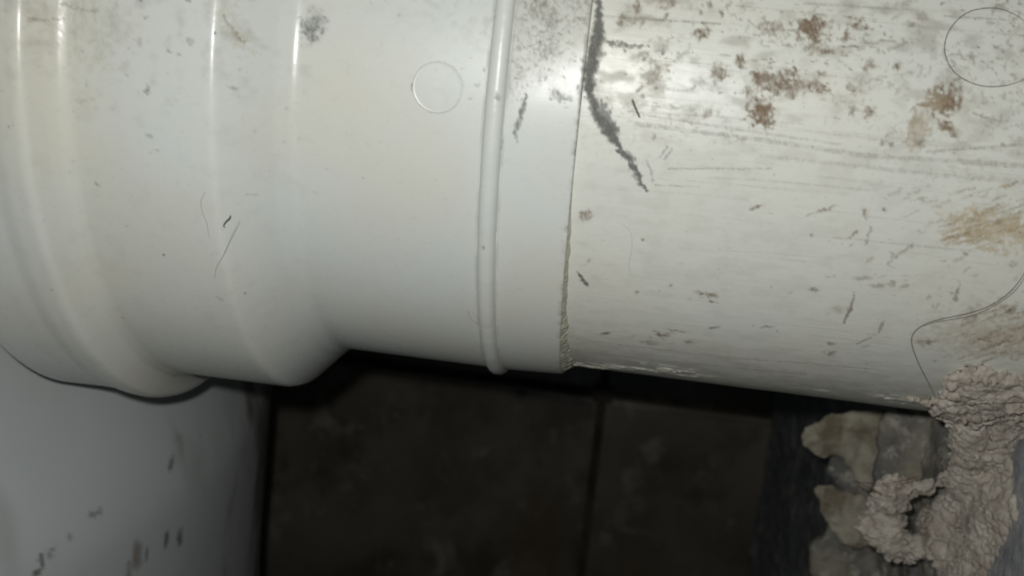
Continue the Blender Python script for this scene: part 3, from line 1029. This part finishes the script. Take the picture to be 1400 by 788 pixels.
g = sstep(0, 1, (U_ - 318) / 60 + (fbm(arc * .08, zc * .045, 0, 97, 5) - .5) * 2.6) * sstep(280, 330, U_) * .85  # brown grime that also paints the shaded fade towards the right limb
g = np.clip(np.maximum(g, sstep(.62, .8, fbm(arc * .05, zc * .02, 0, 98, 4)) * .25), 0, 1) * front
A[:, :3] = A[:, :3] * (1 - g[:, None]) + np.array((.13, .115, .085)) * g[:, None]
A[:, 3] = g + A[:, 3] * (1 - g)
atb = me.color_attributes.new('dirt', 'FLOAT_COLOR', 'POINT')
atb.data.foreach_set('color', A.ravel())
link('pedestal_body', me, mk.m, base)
# outlet spout that carries the wide socket
P = np.array([(-84, 56), (-84, 60), (-86, 61), (-125, 61)], float)
ta = np.linspace(0, 2 * math.pi, 97)[:-1]
V = np.stack([np.broadcast_to(P[:, 0][:, None], (4, 96)), -P[:, 1][:, None] * np.cos(ta)[None], P[:, 1][:, None] * np.sin(ta)[None]], -1).reshape(-1, 3)
link('outlet_spout', mesh_from('outlet_spout', V - np.array([BC[0], BC[1], -430]), grid_faces(4, 96, True)), mk.m, base)

# ------------------------------------------------------------------ hairs and fibres
mh = Mat('dark_hair', .45, .5, (0.035, 0.03, 0.025))
ml = Mat('pale_lint', .8, .2, (0.36, 0.35, 0.31))
mr = Mat('reddish_fibre', .5, .5, (0.16, 0.05, 0.03))
h = tube('hair', lift([(1400, 30), (1390, 22), (1368, 13), (1345, 12), (1322, 18), (1304, 33), (1293, 53), (1292, 75), (1302, 96), (1320, 110), (1344, 118), (1370, 118), (1390, 113), (1405, 106)], 55, .1), .058, mh.m)
tag(h, 'dark hair curled into an open ring on the pipe in the upper right corner', 'hair')
h = tube('hair', lift([(1410, 355), (1400, 374), (1387, 392), (1372, 406), (1356, 416), (1340, 423), (1315, 430), (1290, 435), (1272, 440), (1256, 448), (1247, 459), (1247, 472), (1252, 487), (1260, 505), (1269, 522), (1278, 540), (1288, 556)], 55, .12), .06, mh.m)
tag(h, 'long dark hair bending over the pipe down to the mortar lump', 'hair')
h = tube('hair', lift([(1408, 368), (1392, 392), (1376, 407), (1355, 420), (1330, 431), (1305, 436), (1280, 440), (1262, 446)], 55, .08), .045, mh.m)
tag(h, 'short fine hair lying just below the long bent hair on the pipe', 'hair')
for pts, R, rr, lab in [([(315, 294), (314, 298), (309, 303), (306, 308), (308, 311)], 66.4, .075, 'tiny black hooked fibre on the wide body of the coupling'),
                        ([(281, 262), (275, 275), (277, 290), (283, 305), (286, 325)], 66.4, .03, 'faint wavy fibre left of the hooked one on the coupling'),
                        ([(328, 300), (316, 325), (306, 348), (296, 366), (294, 380)], 66.4, .03, 'faint fibre trailing below the hooked one on the coupling'),
                        ([(640, 424), (643, 434), (650, 440), (656, 444)], 57.4, .05, 'short pale fibre against the ring bead near the bottom of the coupling'),
                        ([(848, 303), (862, 318), (864, 340), (860, 360), (862, 378)], 55.0, .025, 'thin faint fibre on the pipe just right of the coupling rim'),
                        ([(865, 136), (869, 147), (875, 161)], 55.0, .09, 'small black splinter on the shiny part of the pipe')]:
    tag(tube('fibre', lift(pts, R, .08), rr, mh.m if rr > .06 else ml.m), lab, 'fibre')
for pts, lab in [([(1170, 658, 4), (1190, 661, 0), (1215, 661, -4), (1240, 656, -6), (1262, 650, -8)], 'reddish fibre bridging the wall and the top of the mortar loop'),
                 ([(1168, 657, 6), (1190, 668, 0), (1206, 676, -5)], 'short dark red fibre slanting down onto the mortar loop')]:
    tag(tube('fibre', [on_y(a, b, c - 8) for a, b, c in pts], .07, mr.m), lab, 'fibre')
